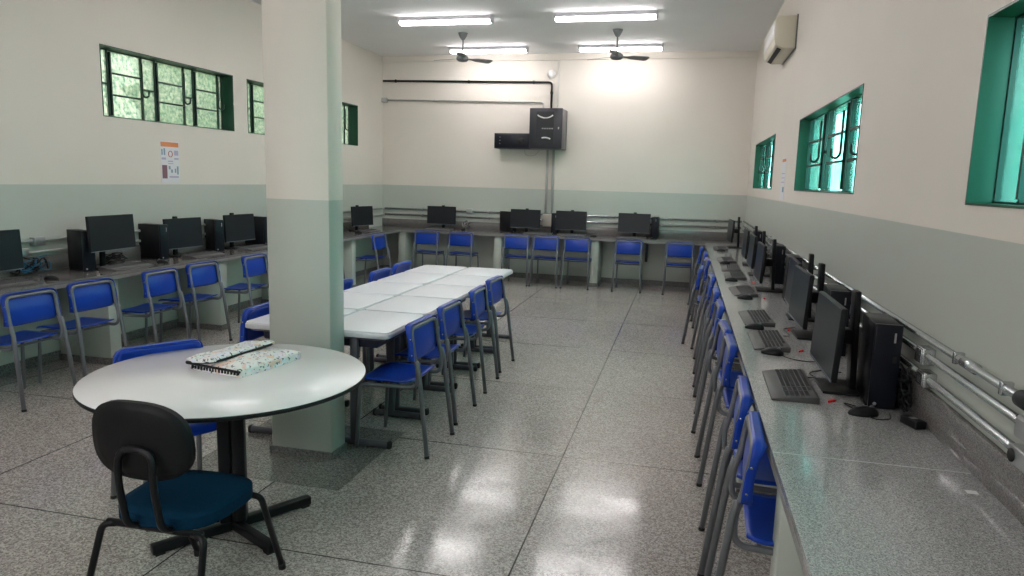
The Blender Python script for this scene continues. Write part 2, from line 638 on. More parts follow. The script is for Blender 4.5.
# ------------------------------------------------------------------ windows
def window(name, wall, y0, y1, z0, z1, sashes, glass, depth=0.16, latches=True):
    depth = .16 if wall == 'left' else .095
    """steel window set deep in a recess. sashes: list of (kind, ya, yb) kind 'n' narrow fixed (2 rows) or 's' sash (3 rows)"""
    sx = -1 if wall == 'left' else 1
    xw = XL if wall == 'left' else XR
    xg = xw + sx * depth
    root = struct(empty(name, (0, 0, 0)))
    mb = MB()   # sheet-steel lining of the recess, one ring
    t = 0.008
    e = 0.004
    xa, xb = xw - sx * e, xw + sx * (TH - 0.004)
    X0, X1 = min(xa, xb), max(xa, xb)
    bm = mb.bm
    outer = [(y0, z0), (y1, z0), (y1, z1), (y0, z1)]
    inner = [(y0 + t, z0 + t), (y1 - t, z0 + t), (y1 - t, z1 - t), (y0 + t, z1 - t)]
    vs = {}
    for k, X in enumerate((X0, X1)):
        for n_, L in enumerate((outer, inner)):
            for i, (y, z) in enumerate(L):
                vs[(k, n_, i)] = bm.verts.new((X, y, z))
    for i in range(4):
        j = (i + 1) % 4
        bm.faces.new((vs[0, 0, i], vs[0, 0, j], vs[0, 1, j], vs[0, 1, i]))
        bm.faces.new((vs[1, 0, i], vs[1, 1, i], vs[1, 1, j], vs[1, 0, j]))
        bm.faces.new((vs[0, 1, i], vs[0, 1, j], vs[1, 1, j], vs[1, 1, i]))
        bm.faces.new((vs[0, 0, i], vs[1, 0, i], vs[1, 0, j], vs[0, 0, j]))
    bmesh.ops.recalc_face_normals(bm, faces=bm.faces)
    mb.build('recess_lining', 'window green enamel', root, auto=0)
    # glass, one sheet
    mb = MB()
    mb.box(xg - 0.002, xg + 0.002, y0 + t, y1 - t, z0 + t, z1 - t)
    mb.build('glass', glass, root)
    # fixed frame bars
    f = 0.014
    H = z1 - z0
    mb = MB()
    ys = []
    for (k, a, c_) in sashes:
        ys += [a, c_]
    for y in sorted(set([y0 + t] + ys + [y1 - t])):
        mb.box(xg - 0.018, xg + 0.018, y - f / 2, y + f / 2, z0 + t, z1 - t)
    for z in (z0 + t, z1 - t):
        mb.box(xg - 0.018, xg + 0.018, y0 + t, y1 - t, z - f / 2, z + f / 2)
    for (k, a, c_) in sashes:
        if k == 'n':
            mb.box(xg - 0.012, xg + 0.012, a, c_, z0 + H * .5 - .008, z0 + H * .5 + .008)
    mb.build('mullions', 'window dark green', root)
    for (k, a, c_) in sashes:
        if k != 's':
            continue
        mb = MB()
        xs = xg - sx * 0.022
        fr = 0.016
        mb.box(xs - .009, xs + .009, a + .012, c_ - .012, z0 + H * .345 - fr / 2, z0 + H * .345 + fr / 2)
        mb.box(xs - .009, xs + .009, a + .012, c_ - .012, z0 + H * .66 - fr / 2, z0 + H * .66 + fr / 2)
        for y in (a + .012 + fr / 2, c_ - .012 - fr / 2):
            mb.box(xs - .0095, xs + .0095, y - fr / 2, y + fr / 2, z0 + .025, z1 - .025)
        sash = mb.build('sash', 'window dark green', root)
        mb = MB()
        yl = c_ - .03 if wall == 'left' else a + .05
        zl = z0 + H * .42
        xh = xs - sx * .02
        mb.tube(fillet([(xh, yl, z0 + H * .88), (xh, yl, zl), (xh - sx * .02, yl + .005, zl - .03), (xh - sx * .05, yl + .02, zl - .02), (xh - sx * .055, yl + .022, zl + .035)], .015), .009, 8)
        mb.build('latch', 'window dark green', sash)
    return root


window('window_1', 'left', *LW[0][:2], *LW[0][2:], [('n', 5.508, 5.74), ('s', 5.74, 6.17), ('n', 6.17, 6.35), ('s', 6.35, 6.78), ('n', 6.78, 6.93), ('s', 6.93, 7.35)], 'textured sage glass')
window('window_2', 'left', *LW[1][:2], *LW[1][2:], [('n', 7.708, 8.00), ('s', 8.00, 8.42), ('n', 8.42, 8.60), ('s', 8.60, 9.00)], 'textured sage glass')
window('window_3', 'left', *LW[2][:2], *LW[2][2:], [('n', 9.33, 9.55), ('s', 9.55, 9.95), ('n', 9.95, 10.13), ('s', 10.13, 10.50)], 'textured sage glass')
window('window_4', 'right', *RW[0][:2], *RW[0][2:], [('s', 0.40, .95), ('n', .95, 1.15), ('s', 1.15, 1.75), ('n', 1.75, 1.95), ('s', 1.95, 2.52)], 'teal tinted glass')
window('window_5', 'right', *RW[1][:2], *RW[1][2:], [('s', 4.50, 5.00), ('n', 5.00, 5.10), ('s', 5.10, 5.72), ('n', 5.72, 5.90), ('s', 5.90, 6.55)], 'teal tinted glass')
window('window_6', 'right', *RW[2][:2], *RW[2][2:], [('s', 8.50, 9.10), ('n', 9.10, 9.25), ('s', 9.25, 9.85), ('n', 9.85, 10.0), ('s', 10.0, 10.6)], 'teal tinted glass')

# ------------------------------------------------------------------ outside, seen through the glass
mb = MB()
mb.box(-16, 14, -10, 24, -0.3, -0.13)
g = struct(mb.build('ground', 'ground'))


def tree(x, y, h, seed, label):
    rnd = random.Random(seed)
    root = tag(empty('tree', (x, y, -0.13)), label, 'tree')
    mb = MB()
    mb.tube([(0, 0, 0), (.05, .03, h * .3), (-.02, .05, h * .6)], [.14, .11, .07], 10)
    mb.build('trunk', 'bark', root)
    bm = bmesh.new()
    bmesh.ops.create_icosphere(bm, subdivisions=4, radius=1)
    for v in bm.verts:
        n = v.co.normalized()
        k = 1 + .22 * math.sin(7 * n.x + seed) * math.sin(6 * n.y + 2) + .15 * math.sin(13 * n.z + 5 * n.x) + rnd.uniform(-.09, .09)
        v.co = Vector((n.x * 1.3 * k, n.y * 1.5 * k, h * .62 + n.z * h * .33 * k))
    mb = MB()
    mb.merge(bm, smooth=False)
    mb.build('crown', 'tree leaves', root, auto=0)


tree(-8.9, 6.6, 3.6, 1, 'leafy tree outside the nearest left window')
tree(-9.6, 13.2, 4.2, 2, 'leafy tree outside the left wall, further along')


def board_fence(x, y0, y1, zt, label, step=0.42):
    root = tag(empty('board_fence', (x, y0, -0.13)), label, 'fence')
    k = 0
    y = 0.0
    zz = zt + 0.13
    while y < y1 - y0:
        mb = MB()
        mb.box(-.02, .02, y + .01, y + step - .01, 0, zz)
        mb.build('board', ('teal boards', 'lime boards', 'pale outdoor render')[(k * 2 + k // 3) % 3], root)
        y += step
        k += 1
    mb = MB()
    mb.box(.02, .06, 0, y, zz * .75, zz * .75 + .08)
    mb.build('rail', 'teal boards', root)


board_fence(3.6, 1.0, 11.4, 2.1, 'tall fence of green and teal boards outside the right windows')
board_fence(3.9, 11.9, 22.5, 2.3, 'further run of green and teal fence boards outside the right wall', .5)


# ------------------------------------------------------------------ ceiling lamps and fans
def make_lamp():
    root = empty('ceiling_lamp')
    mb = MB()
    L = 1.25
    mb.prism([(-.085, 0), (.085, 0), (.060, -.045), (-.060, -.045)], 'X', -L / 2, L / 2, bev=.004)
    mb.build('housing', 'lamp housing white', root)
    for s in (-1, 1):
        mb = MB()
        mb.prism([(-.062, -.040), (.062, -.040), (.055, -.085), (-.055, -.085)], 'X', s * (L / 2 - .012) - .012, s * (L / 2 - .012) + .012, bev=.004)
        mb.build('lamp_holder', 'lamp housing white', root)
        mb = MB()
        mb.tube([(-L / 2 + .02, s * .033, -.068), (L / 2 - .02, s * .033, -.068)], .0165, 12)
        mb.build('tube', 'fluorescent tube', root)
    return root


lamp0 = make_lamp()
lamp_spots = [(-3.10, 8.93, 'left twin fluorescent lamp of the nearer visible pair on the ceiling'),
              (-1.07, 8.93, 'right twin fluorescent lamp of the nearer visible pair on the ceiling'),
              (-3.10, 10.98, 'left far fluorescent ceiling lamp partly behind the left fan'),
              (-1.07, 10.98, 'right far fluorescent ceiling lamp partly behind the right fan')]
for yy in (6.9, 4.85, 0.4):
    for xx, sd in ((-3.10, 'left'), (-1.07, 'right')):
        nm_ = {6.9: 'over the far end of the white desks', 4.85: 'over the near end of the white desks', 0.4: 'over where the viewer stands'}[yy]
        lamp_spots.append((xx, yy, f'{sd} fluorescent ceiling lamp {nm_}'))
for i, (x, y, lb) in enumerate(lamp_spots):
    o = lamp0 if i == 0 else copy_tree(lamp0)
    o.location = (x, y, ZC)
    tag(o, lb, 'ceiling lamp', 'fluorescent ceiling lamps')


def make_fan():
    root = empty('ceiling_fan')
    mb = MB()
    mb.lathe([(.001, -.095), (.025, -.09), (.055, -.04), (.07, 0)], 24)
    mb.build('canopy', 'fan grey', root)
    mb = MB()
    mb.tube([(0, 0, -.07), (0, 0, -.30)], .012, 12)
    mb.build('rod', 'fan grey', root)
    mb = MB()
    mb.lathe([(.001, -.395), (.06, -.385), (.09, -.36), (.085, -.325), (.04, -.295), (.001, -.29)], 28)
    mb.build('motor', 'fan grey', root)
    for k in range(3):
        a = 2 * PI * k / 3
        M = Matrix.Rotation(a, 4, 'Z') @ Matrix.Translation((0, 0, -.345)) @ Matrix.Rotation(R(-12), 4, 'X')
        mb = MB()
        mb.prism([(.06, -.02), (.14, -.025), (.22, -.065), (.43, -.075), (.46, -.05), (.46, .05), (.43, .07), (.22, .055), (.14, .02), (.06, .02)], 'Z', -.003, .003, M=M)
        mb.build('blade', 'fan grey', root)
    return root


fan0 = make_fan()
for i, (x, y, rz, lb) in enumerate([(-3.17, 9.9, R(-75), 'grey three-blade ceiling fan on the left, in front of the far left lamp'),
                                    (-1.01, 9.9, R(-90), 'grey three-blade ceiling fan on the right, in front of the far right lamp')]):
    o = fan0 if i == 0 else copy_tree(fan0)
    o.location = (x, y, ZC)
    o.rotation_euler = (0, 0, rz)
    tag(o, lb, 'ceiling fan', 'ceiling fans')

# ------------------------------------------------------------------ worktops round the three walls
BT = 0.045
G = 0.006


def worktop(name, label, slab, splash, panels, top='shaded granite'):
    root = tag(empty(name, (slab[0], slab[2], 0)), label, 'worktop', 'granite worktops')
    ox, oy = slab[0], slab[2]
    mb = MB()
    mb.prism([(x - ox, y - oy) for x, y in slab[4]], 'Z', CZ - .022, CZ)
    mb.build('slab', top, root)
    mb = MB()
    x0, x1, y0, y1 = slab[5]
    mb.box(x0 - ox, x1 - ox, y0 - oy, y1 - oy, CZ - .05, CZ - .022)
    mb.build('front_lip', 'granite edge', root)
    mb = MB()
    mb.box(splash[0] - ox, splash[1] - ox, splash[2] - oy, splash[3] - oy, CZ, CZ + .13, bev=.002, seg=1)
    mb.build('backsplash', 'shaded granite', root)
    for (a, b_, c_, d_) in panels:
        mb = MB()
        mb.box(a - ox, b_ - ox, c_ - oy, d_ - oy, 0, CZ - .022, bev=.003, seg=1)
        pn = mb.build('support_panel', 'green panel paint', root)
        mb = MB()
        w = .008
        mb.box(a - ox - w, b_ - ox + w, c_ - oy - w, d_ - oy + w, 0, .06)
        mb.build('skirting', 'terrazzo skirting', pn)
    return root


W_ = .55
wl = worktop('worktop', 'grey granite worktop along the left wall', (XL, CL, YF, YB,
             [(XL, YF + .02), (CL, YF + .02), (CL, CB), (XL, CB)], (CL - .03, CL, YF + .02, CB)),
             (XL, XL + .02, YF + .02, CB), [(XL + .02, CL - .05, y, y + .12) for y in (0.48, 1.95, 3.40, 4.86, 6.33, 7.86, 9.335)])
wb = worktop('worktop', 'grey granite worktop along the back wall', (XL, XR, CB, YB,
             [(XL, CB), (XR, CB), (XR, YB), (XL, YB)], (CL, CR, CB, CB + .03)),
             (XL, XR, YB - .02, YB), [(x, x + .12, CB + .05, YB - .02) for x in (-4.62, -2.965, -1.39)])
wr = worktop('worktop', 'grey granite worktop along the right wall, nearest on the right', (XR, CR, YF, YB,
             [(CR, YF + .02), (XR, YF + .02), (XR, CB), (CR, CB)], (CR, CR + .03, YF + .02, CB)),
             (XR - .02, XR, YF + .02, CB), [(CR + .035, XR - .02, y, y + .12) for y in (-.6, .85, 2.30, 3.72, 6.5, 8.15, 9.75)], top='lit granite')
# slab joint on the right worktop
mb = MB()
mb.box(CR + .002 - XR, XR - .022 - XR, 2.345 - YF, 2.349 - YF, CZ, CZ + .0006)
mb.build('joint', 'grey table edge', wr)
# iron bracket under the back worktop
mb = MB()
mb.prism([(CB + .08, CZ - .05), (YB - .012, CZ - .05), (YB - .012, CZ - .40), (YB - .035, CZ - .40), (YB - .05, CZ - .09), (CB + .08, CZ - .075)], 'X', -.575, -.535)
tag(mb.build('shelf_bracket', 'rack dark grey'), 'grey steel bracket under the back worktop beside the far chairs', 'bracket')
# small white sticker left on the granite
mb = MB()
mb.box(.838, .868, 2.18, 2.205, CZ + .0002, CZ + .001)
tag(mb.build('paper_scrap', 'paper'), 'small white paper scrap lying on the right granite worktop', 'paper')


# ------------------------------------------------------------------ blue school chair
def make_chair():
    root = empty('school_chair')
    r_ = .0122
    w = .188
    half = [(-.195, .245, .0), (-.190, .220, .405), (-.186, -.146, .414), (-w, -.150, .520), (-w, -.128, .600), (-w, -.105, .765)]
    other = [(-x, y, z) for x, y, z in half[::-1]]
    path = fillet(half + other, [0, .05, .075, .05, .05, .045, .045, .05, .05, .075, .05, 0], 5)
    mb = MB()
    mb.tube(path, r_, 10)
    mb.build('frame', 'grey tube paint', root)
    for s in (-1, 1):
        mb = MB()
        mb.tube(fillet([(s * (w + .006), -.143, .575), (s * (w + .007), -.158, .52), (s * .212, -.220, .012)], .05, 4), .0142, 10)
        lg = mb.build('leg', 'grey tube paint', root)
        mb = MB()
        mb.tube([(s * .2117, -.2195, .016), (s * .2122, -.2210, 0.0)], .0155, 10)
        mb.build('foot_cap', 'black rubber', lg)
    # crossbars under the seat
    for y in (-.06, .17):
        mb = MB()
        mb.tube([(-.186, y, .410), (.186, y, .410)], .008, 8)
        mb.build('crossbar', 'grey tube paint', root)

    def seat(u, v):
        x = (u - .5) * .40
        t = v
        y = -.105 + t * .370
        k = 1 - .10 * max(0, (t - .7) / .3) ** 2 - .06 * max(0, (.15 - t) / .15) ** 2
        z = .432 + .010 * (2 * u - 1) ** 2 - .022 * max(0, (t - .82) / .18) ** 2 + .012 * max(0, (.2 - t) / .2) ** 2
        return (x * k, y, z)
    mb = MB()
    mb.sheet(seat, 14, 14, .011)
    mb.build('seat', 'blue plastic', root)

    def back(u, v):
        s = 2 * u - 1
        x = s * .196 * (1 - .10 * max(0, (abs(2 * v - 1) - .7) / .3) ** 2)
        z = .568 + v * .210
        yf = -.118 + .026 * v - .012 * math.sin(PI * v)     # follows the tube
        y = yf + .018 - .016 * (1 - s * s)
        if v > .85:
            y += .010 * ((v - .85) / .15) ** 2
        return (x, y, z)
    mb = MB()
    mb.sheet(back, 16, 12, .011)
    # deep rim that wraps round the tube at the sides and over the top
    rimpath = fillet([(-.204, 0, .575), (-.204, 0, .786), (.204, 0, .786), (.204, 0, .575)], .055, 8)
    lens = [0]
    for i in range(1, len(rimpath)):
        lens.append(lens[-1] + (rimpath[i] - rimpath[i - 1]).length)

    def rim(u, v):
        d = u * lens[-1]
        i = 1
        while i < len(lens) - 1 and lens[i] < d:
            i += 1
        t = (d - lens[i - 1]) / (lens[i] - lens[i - 1])
        p_ = rimpath[i - 1].lerp(rimpath[i], t)
        vv = (p_.z - .568) / .210
        yt = -.135 + .1 * (p_.z - .575) + (.006 if p_.z > .7 else 0)
        yf_ = -.118 + .026 * min(vv, 1) - .012 * math.sin(PI * min(max(vv, 0), 1)) + .018
        narrow = .35 + .65 * min(1, max(0, (p_.z - .575) / .05))
        return (p_.x, yt - .002 * narrow + (yf_ + .003 - yt + .002 * narrow) * v, p_.z)
    mb.sheet(rim, 36, 3, .006)
    bk = mb.build('backrest', 'blue plastic', root)
    for s in (-1, 1):
        for z in (.610, .705):
            mb = MB()
            yv = -.130 + .1 * (z - .60)
            mb.tube([(s * (w + .017), yv + .010, z), (s * (w + .0215), yv + .010, z)], .005, 8)
            mb.build('bolt', 'galvanised steel', bk)
    return root


chair0 = make_chair()
used = [False]


def chair(x, y, rz, label, group):
    o = copy_tree(chair0) if used[0] else chair0
    used[0] = True
    o.location = (x, y, 0)
    o.rotation_euler = (0, 0, rz)
    tag(o, label, 'chair', group)
    return o


# left worktop row (face -X)
GL = 'blue chairs along the left worktop'
for y, x, lb in ((3.92, -4.46, 'blue chair at the left worktop, cut off by the left picture edge'),
                 (4.46, -4.47, 'second blue chair from the left picture edge, at the left worktop'),
                 (5.18, -4.46, 'blue chair at the left worktop just right of the first pale panel'),
                 (5.77, -4.48, 'blue chair at the left worktop just left of the second pale panel'),
                 (6.54, -4.44, 'blue chair at the left worktop immediately left of the pillar'),
                 (8.22, -4.46, 'blue chair at the left worktop just visible right of the pillar edge'),
                 (9.72, -4.46, 'blue chair at the left worktop nearest to the back corner')):
    chair(x, y, PI / 2 + R(random.uniform(-3, 3)), lb, GL)
# back row (face +Y)
GB = 'blue chairs along the back worktop'
names_b = ['leftmost blue chair at the back worktop, by the corner', 'second blue chair from the left at the back worktop, below the leftmost screen',
           'blue chair at the back worktop just right of a pale panel, left of three', 'middle blue chair of the three below the wall rack at the back',
           'blue chair at the back worktop, right of the three below the rack', 'blue chair at the back worktop right of the second pale panel',
           'rightmost blue chair at the back worktop, by the right corner']
for x, y, lb in zip((-4.02, -3.44, -2.53, -2.06, -1.57, -.785, -.035), (10.90, 10.90, 10.90, 10.91, 10.91, 10.91, 10.90), names_b):
    chair(x, y, R(random.uniform(-2, 2)), lb, GB)
# right row (face +X)
GR = 'blue chairs along the right worktop'
names_r = ['nearest blue chair at the right worktop, its back almost touching the granite edge', 'second nearest blue chair at the right worktop',
           'third nearest blue chair at the right worktop', 'fourth nearest blue chair at the right worktop', 'fifth nearest blue chair at the right worktop',
           'sixth nearest blue chair at the right worktop', 'seventh nearest blue chair at the right worktop',
           'blue chair at the right worktop pulled out a little further than its neighbours', 'third blue chair from the far end of the right worktop',
           'second blue chair from the far end of the right worktop', 'farthest blue chair at the right worktop, by the back corner']
for y, dx, lb in zip((2.58, 3.10, 4.05, 4.49, 5.32, 6.02, 7.00, 7.62, 8.50, 9.35, 10.15), (0, 0, 0, -.01, 0, .0, .0, -.09, 0, 0, -.03), names_r):
    chair(.392 + dx - .005, y, -PI / 2 + R(random.uniform(-3, 3)), lb, GR)
# desks, aisle side (face -X)
GT = 'blue chairs at the white desks'
for x, y, lb in ((-1.595, 3.97, 'blue chair nearest the viewer on the aisle side of the white desks'),
                 (-1.62, 4.57, 'second blue chair on the aisle side of the white desks'),
                 (-1.635, 5.30, 'third blue chair on the aisle side of the white desks'),
                 (-1.665, 5.93, 'farthest blue chair on the aisle side of the white desks')):
    chair(x, y, PI / 2 + R(random.uniform(-3, 3)), lb, GT)
for x, y, lb in ((-2.545, 4.06, 'blue chair left of the pillar, pushed against the left side of the desks'),
                 (-2.58, 5.20, 'blue chair on the left side of the desks, just right of the pillar'),
                 (-2.585, 6.00, 'blue chair on the left side of the desks, second from the far end'),
                 (-2.62, 6.60, 'blue chair on the left side of the desks at their far end')):
    chair(x, y, -PI / 2 + R(random.uniform(-2, 2)), lb, GT)
chair(-2.40, 2.87, R(-122), 'blue chair on the far left side of the round white table', 'chairs at the round table')


# ------------------------------------------------------------------ white desks
def make_desk():
    """users sit at local +X; origin on the floor below the top's centre; top 0.48 (x) by 0.645 (y)"""
    root = empty('student_desk')
    a, b_ = .237, .322
    ztop = .725

    def rr(ax, by, rad, n=5):
        out = []
        for cx, cy, a0 in ((ax - rad, by - rad, 0), (-ax + rad, by - rad, 90), (-ax + rad, -by + rad, 180), (ax - rad, -by + rad, 270)):
            for k in range(n + 1):
                t = R(a0 + 90 * k / n)
                out.append((cx + rad * math.cos(t), cy + rad * math.sin(t)))
        return out
    mb = MB()
    mb.prism(rr(a, b_, .045), 'Z', ztop - .040, ztop - .011, bev=.006)
    mb.build('top_rim', 'pale table rim', root)
    mb = MB()
    mb.prism(rr(a - .006, b_ - .011, .035), 'Z', ztop - .014, ztop, bev=.004)
    mb.build('tabletop', 'white table plastic', root)
    mb = MB()
    mb.box(-.17, .14, -.25, .25, ztop - .115, ztop - .030, bev=.012)
    mb.build('book_tray', 'navy plastic', root)
    for s in (-1, 1):
        y = s * .275
        mb = MB()
        mb.box(-.025, .025, y - .017, y + .017, .028, ztop - .028, bev=.008)
        lg = mb.build('leg', 'dark tube paint', root)
        mb = MB()
        mb.box(-.12, .235, y - .018, y + .018, .004, .045, bev=.012)
        mb.build('foot', 'dark tube paint', lg)
        mb = MB()
        mb.box(-.19, .20, y - .014, y + .014, ztop - .058, ztop - .030, bev=.006)
        mb.build('arm', 'dark tube paint', lg)
        for xx in (-.115, .228):
            mb = MB()
            mb.box(xx - .014, xx + .014, y - .021, y + .021, 0.0, .048, bev=.012)
            mb.build('foot_cap', 'black rubber', lg)
    return root


desk0 = make_desk()
first = True
rows = ['nearest row', 'second row', 'middle row', 'fourth row', 'farthest row']
for i in range(5):
    for cx, rz, sd in ((-2.366, PI, 'left'), (-1.878, 0, 'aisle')):
        d = desk0 if first else copy_tree(desk0)
        first = False
        d.location = (cx - .006 * i + random.uniform(-.004, .004), 3.775 + .326 + i * .655, 0)
        d.rotation_euler = (0, 0, rz + R(random.uniform(-.4, .4)))
        tag(d, f'white-topped student desk, {sd} side of the block, {rows[i]} from the viewer', 'desk', 'white student desks pushed together')

# ------------------------------------------------------------------ round table
RT = (-1.935, 2.70)
rt = tag(empty('round_table', (RT[0], RT[1], 0)), 'round white table with black edge on a black cross foot', 'table')
mb = MB()
mb.lathe([(.001, .719), (.585, .719), (.597, .722), (.600, .730), (.597, .7385), (.590, .7395), (.001, .7395)], 96)
mb.build('edge_band', 'black plastic', rt)
mb = MB()
mb.lathe([(.001, .7385), (.5965, .7385), (.5975, .7405), (.596, .7415), (.001, .7415)], 96)
mb.build('tabletop', 'white laminate', rt)
mb = MB()
A = R(28)
for s in (-1, 1):
    mb2 = MB()
    Mz = Matrix.Rotation(A, 4, 'Z')
    mb2.box(s * .030 - .027, s * .030 + .027, -.045, .045, .05, .705, bev=.008, M=Mz)
    mb2.build('column', 'black enamel', rt)
for ang, L0, L1 in ((238, 0, .36), (58, 0, .38), (-27, 0, .33), (153, 0, .33)):
    mb2 = MB()
    Mz = Matrix.Rotation(R(ang), 4, 'Z')
    mb2.box(.0, L1, -.021, .021, .008, .050, bev=.005, M=Mz)
    ar = mb2.build('foot_arm', 'black enamel', rt)
    mb2 = MB()
    mb2.box(L1 - .05, L1 - .01, -.02, .02, 0, .012, M=Mz)
    mb2.build('glide', 'black rubber', ar)
for ang in (28, 118):
    mb2 = MB()
    Mz = Matrix.Rotation(R(ang), 4, 'Z')
    mb2.box(-.38, .38, -.02, .02, .694 - (.012 if ang == 118 else 0), .719, M=Mz)
    mb2.build('top_support', 'black enamel', rt)

# pouch / folded wallet lying on the round table
PO = tag(empty('zipper_pouch', (-1.97, 2.885, .7415), R(-9)), 'white patterned zip pouch with black trim lying on the round table', 'pouch')


def pillow(nx, ny, a, b_, z0, zt, seed):
    bm = bmesh.new()
    bmesh.ops.create_cube(bm, size=2)
    bmesh.ops.subdivide_edges(bm, edges=list(bm.edges), cuts=7, use_grid_fill=True)
    rnd = random.Random(seed)
    for v in bm.verts:
        x, y, z = v.co
        ex = 1 - .05 * y * y
        ey = 1 - .06 * x * x
        edge = max(abs(x), abs(y))
        th = (1 - .35 * edge ** 6)
        zz = (z + 1) / 2
        wob = .004 * math.sin(5 * x + seed) * math.cos(4 * y)
        v.co = Vector((x * a * ex, y * b_ * ey, z0 + zz * (zt - z0) * th + (wob if z > 0 else 0)))
    return bm


mb = MB()
mb.merge(pillow(8, 8, .165, .205, 0, .048, 1), smooth=True)
bdy = mb.build('body', 'pouch print', PO)
mb = MB()
t = pillow(8, 8, .085, .212, .0, .026, 2)
bmesh.ops.transform(t, matrix=Matrix.Translation((-.085, 0, .040)) @ Matrix.Rotation(R(-7), 4, 'Y'), verts=t.verts)
mb.merge(t, smooth=True)
fl = mb.build('flap', 'pouch print', PO)
mb = MB()
mb.tube(fillet([(-.160, -.203, .034), (-.025, -.204, .046), (.000, -.17, .050), (.000, .17, .056), (-.03, .204, .052)], .03, 6), .006, 8)
mb.build('trim', 'black plastic', fl)
mb = MB()
mb.tube(fillet([(-.16, .19, .012), (-.178, .0, .024), (-.175, -.19, .03), (-.160, -.206, .03), (0, -.212, .030), (.150, -.204, .024)], .02, 4), .006, 8)
mb.build('zipper', 'black plastic', bdy)
for k in range(16):   # printed lettering-like strokes on the front and right side
    mb = MB()
    xx = -.13 + k * .0175
    hgt = random.uniform(.010, .018)
    mb.box(xx, xx + random.uniform(.005, .010), -.2045 - .003, -.19, .008, .008 + hgt, mat='black plastic')
    mb.build('print_stroke', 'black plastic', bdy)

# ------------------------------------------------------------------ office chair
oc = tag(empty('office_chair', (-1.740, 2.150, 0), R(1)), 'black and dark blue padded chair in front of the round table', 'chair')
mb = MB()
bm = bmesh.new()
bmesh.ops.create_cube(bm, size=2)
bmesh.ops.subdivide_edges(bm, edges=list(bm.edges), cuts=9, use_grid_fill=True)


def squircle(x, y, p=3.2):
    m_ = max(abs(x), abs(y))
    if m_ < 1e-6:
        return 0, 0
    l = (abs(x / m_) ** p + abs(y / m_) ** p) ** (1 / p)
    return x / l, y / l


for v in bm.verts:
    x, y, z = v.co
    x, y = squircle(x, y)
    e = max(0, (x * x + y * y) ** .5)
    dome = 1 - .55 * min(1, e) ** 5
    k = 1 - .10 * y
    v.co = Vector((x * .205 * (1 + .04 * y), y * .195, .435 + (z * .030 * (dome if z > 0 else 1))))
mb.merge(bm, smooth=True)
mb.build('seat', 'blue seat fabric', oc)
mb = MB()
bm = bmesh.new()
bmesh.ops.create_cube(bm, size=2)
bmesh.ops.subdivide_edges(bm, edges=list(bm.edges), cuts=9, use_grid_fill=True)
for v in bm.verts:
    x, y, z = v.co
    x, z = squircle(x, z, 2.7)
    e = (x * x + z * z) ** .5
    dome = 1 - .5 * min(1, e) ** 6
    v.co = Vector((x * .193 * (1 - .05 * z), y * .022 * dome + .05 * (x * x) * .5 - .02 * z * .6, z * .140))
bmesh.ops.transform(bm, matrix=Matrix.Translation((-.005, -.225, .733)), verts=bm.verts)
mb.merge(bm, smooth=True)
mb.build('backrest', 'black backrest plastic', oc)
mb = MB()   # inverted-U bracket
mb.tube(fillet([(-.055, -.175, .400), (-.055, -.236, .430), (-.055, -.266, .60), (-.055, -.258, .715), (.080, -.258, .715), (.080, -.266, .60), (.080, -.236, .430), (.080, -.175, .400)], [0, .04, .05, .055, .055, .05, .04, 0], 6), .0125, 10)
mb.build('back_bracket', 'black enamel', oc)
mb = MB()
for y in (-.175, .15):
    pass
mb.tube([(-.19, -.175, .395), (.19, -.175, .395)], .013, 10)
mb.build('rear_rail', 'black enamel', oc)
mb = MB()
mb.tube([(-.17, .15, .392), (.17, .15, .392)], .012, 10)
mb.build('front_rail', 'black enamel', oc)
for s in (-1, 1):
    mb = MB()
    mb.tube([(s * .10, -.17, .394), (s * .10, .15, .392)], .010, 8)
    mb.build('side_rail', 'black enamel', oc)
    for ys, y2 in ((-1, -.30), (1, .31)):
        mb = MB()
        top = (s * .15, -.175 if ys < 0 else .15, .394)
        mb.tube(fillet([top, (s * .205, -.185 if ys < 0 else .16, .388), (s * (.235 if ys < 0 else .200), y2, .015)], .04, 5), .0125, 10)
        lg = mb.build('leg', 'black enamel', oc)
        mb = MB()
        mb.tube([(s * (.2345 if ys < 0 else .1995), y2 - ys * .003, .030), (s * (.2355 if ys < 0 else .2005), y2, 0)], .015, 10)
        mb.build('foot_cap', 'black rubber', lg)


# ------------------------------------------------------------------ computers
def make_monitor(lift=0.0, PWD=.25, ctop=.400, cw=.024):
    """screen faces local -Y; origin on the worktop below the column"""
    root = empty('monitor')
    z0, z1, yp = .085 + lift, .387 + lift, -.125
    T = Matrix.Translation((0, yp, 0)) @ Matrix.Rotation(R(-3), 4, 'X')
    mb = MB()
    mb.box(-PWD, PWD, -.010, .012, z0, z1, bev=.004, M=T)
    hs = mb.build('housing', 'black plastic', root)
    mb = MB()
    mb.box(-PWD + .004, PWD - .004, -.0122, -.009, z0 + .012, z1 - .004, M=T)
    mb.build('screen', 'screen glass', root)
    mb = MB()
    mb.box(-PWD + .002, PWD - .002, -.0135, -.008, z0 + .001, z0 + .008, M=T)
    mb.build('chin', 'monitor trim', root)
    mb = MB()
    mb.box(-.16, .16, .008, .030, z0 + .05, z1 - .06, bev=.008, M=T)
    mb.build('rear_cover', 'black plastic', hs)
    mb = MB()
    mb.box(-cw, cw, -.012, .014, .008, ctop + lift, bev=.004, M=Matrix.Rotation(R(2), 4, 'X'))
    mb.build('column', 'black plastic', root)
    mb = MB()
    mb.box(-cw, cw, -.112, -.008, .205 + lift, .265 + lift, bev=.004)
    mb.build('mount', 'black plastic', root)
    mb = MB()
    mb.prism([(-.11, -.13), (.11, -.13), (.12, .06), (.09, .09), (-.09, .09), (-.12, .06)], 'Z', 0, .012, bev=.003)
    mb.build('base', 'black plastic', root)
    return root


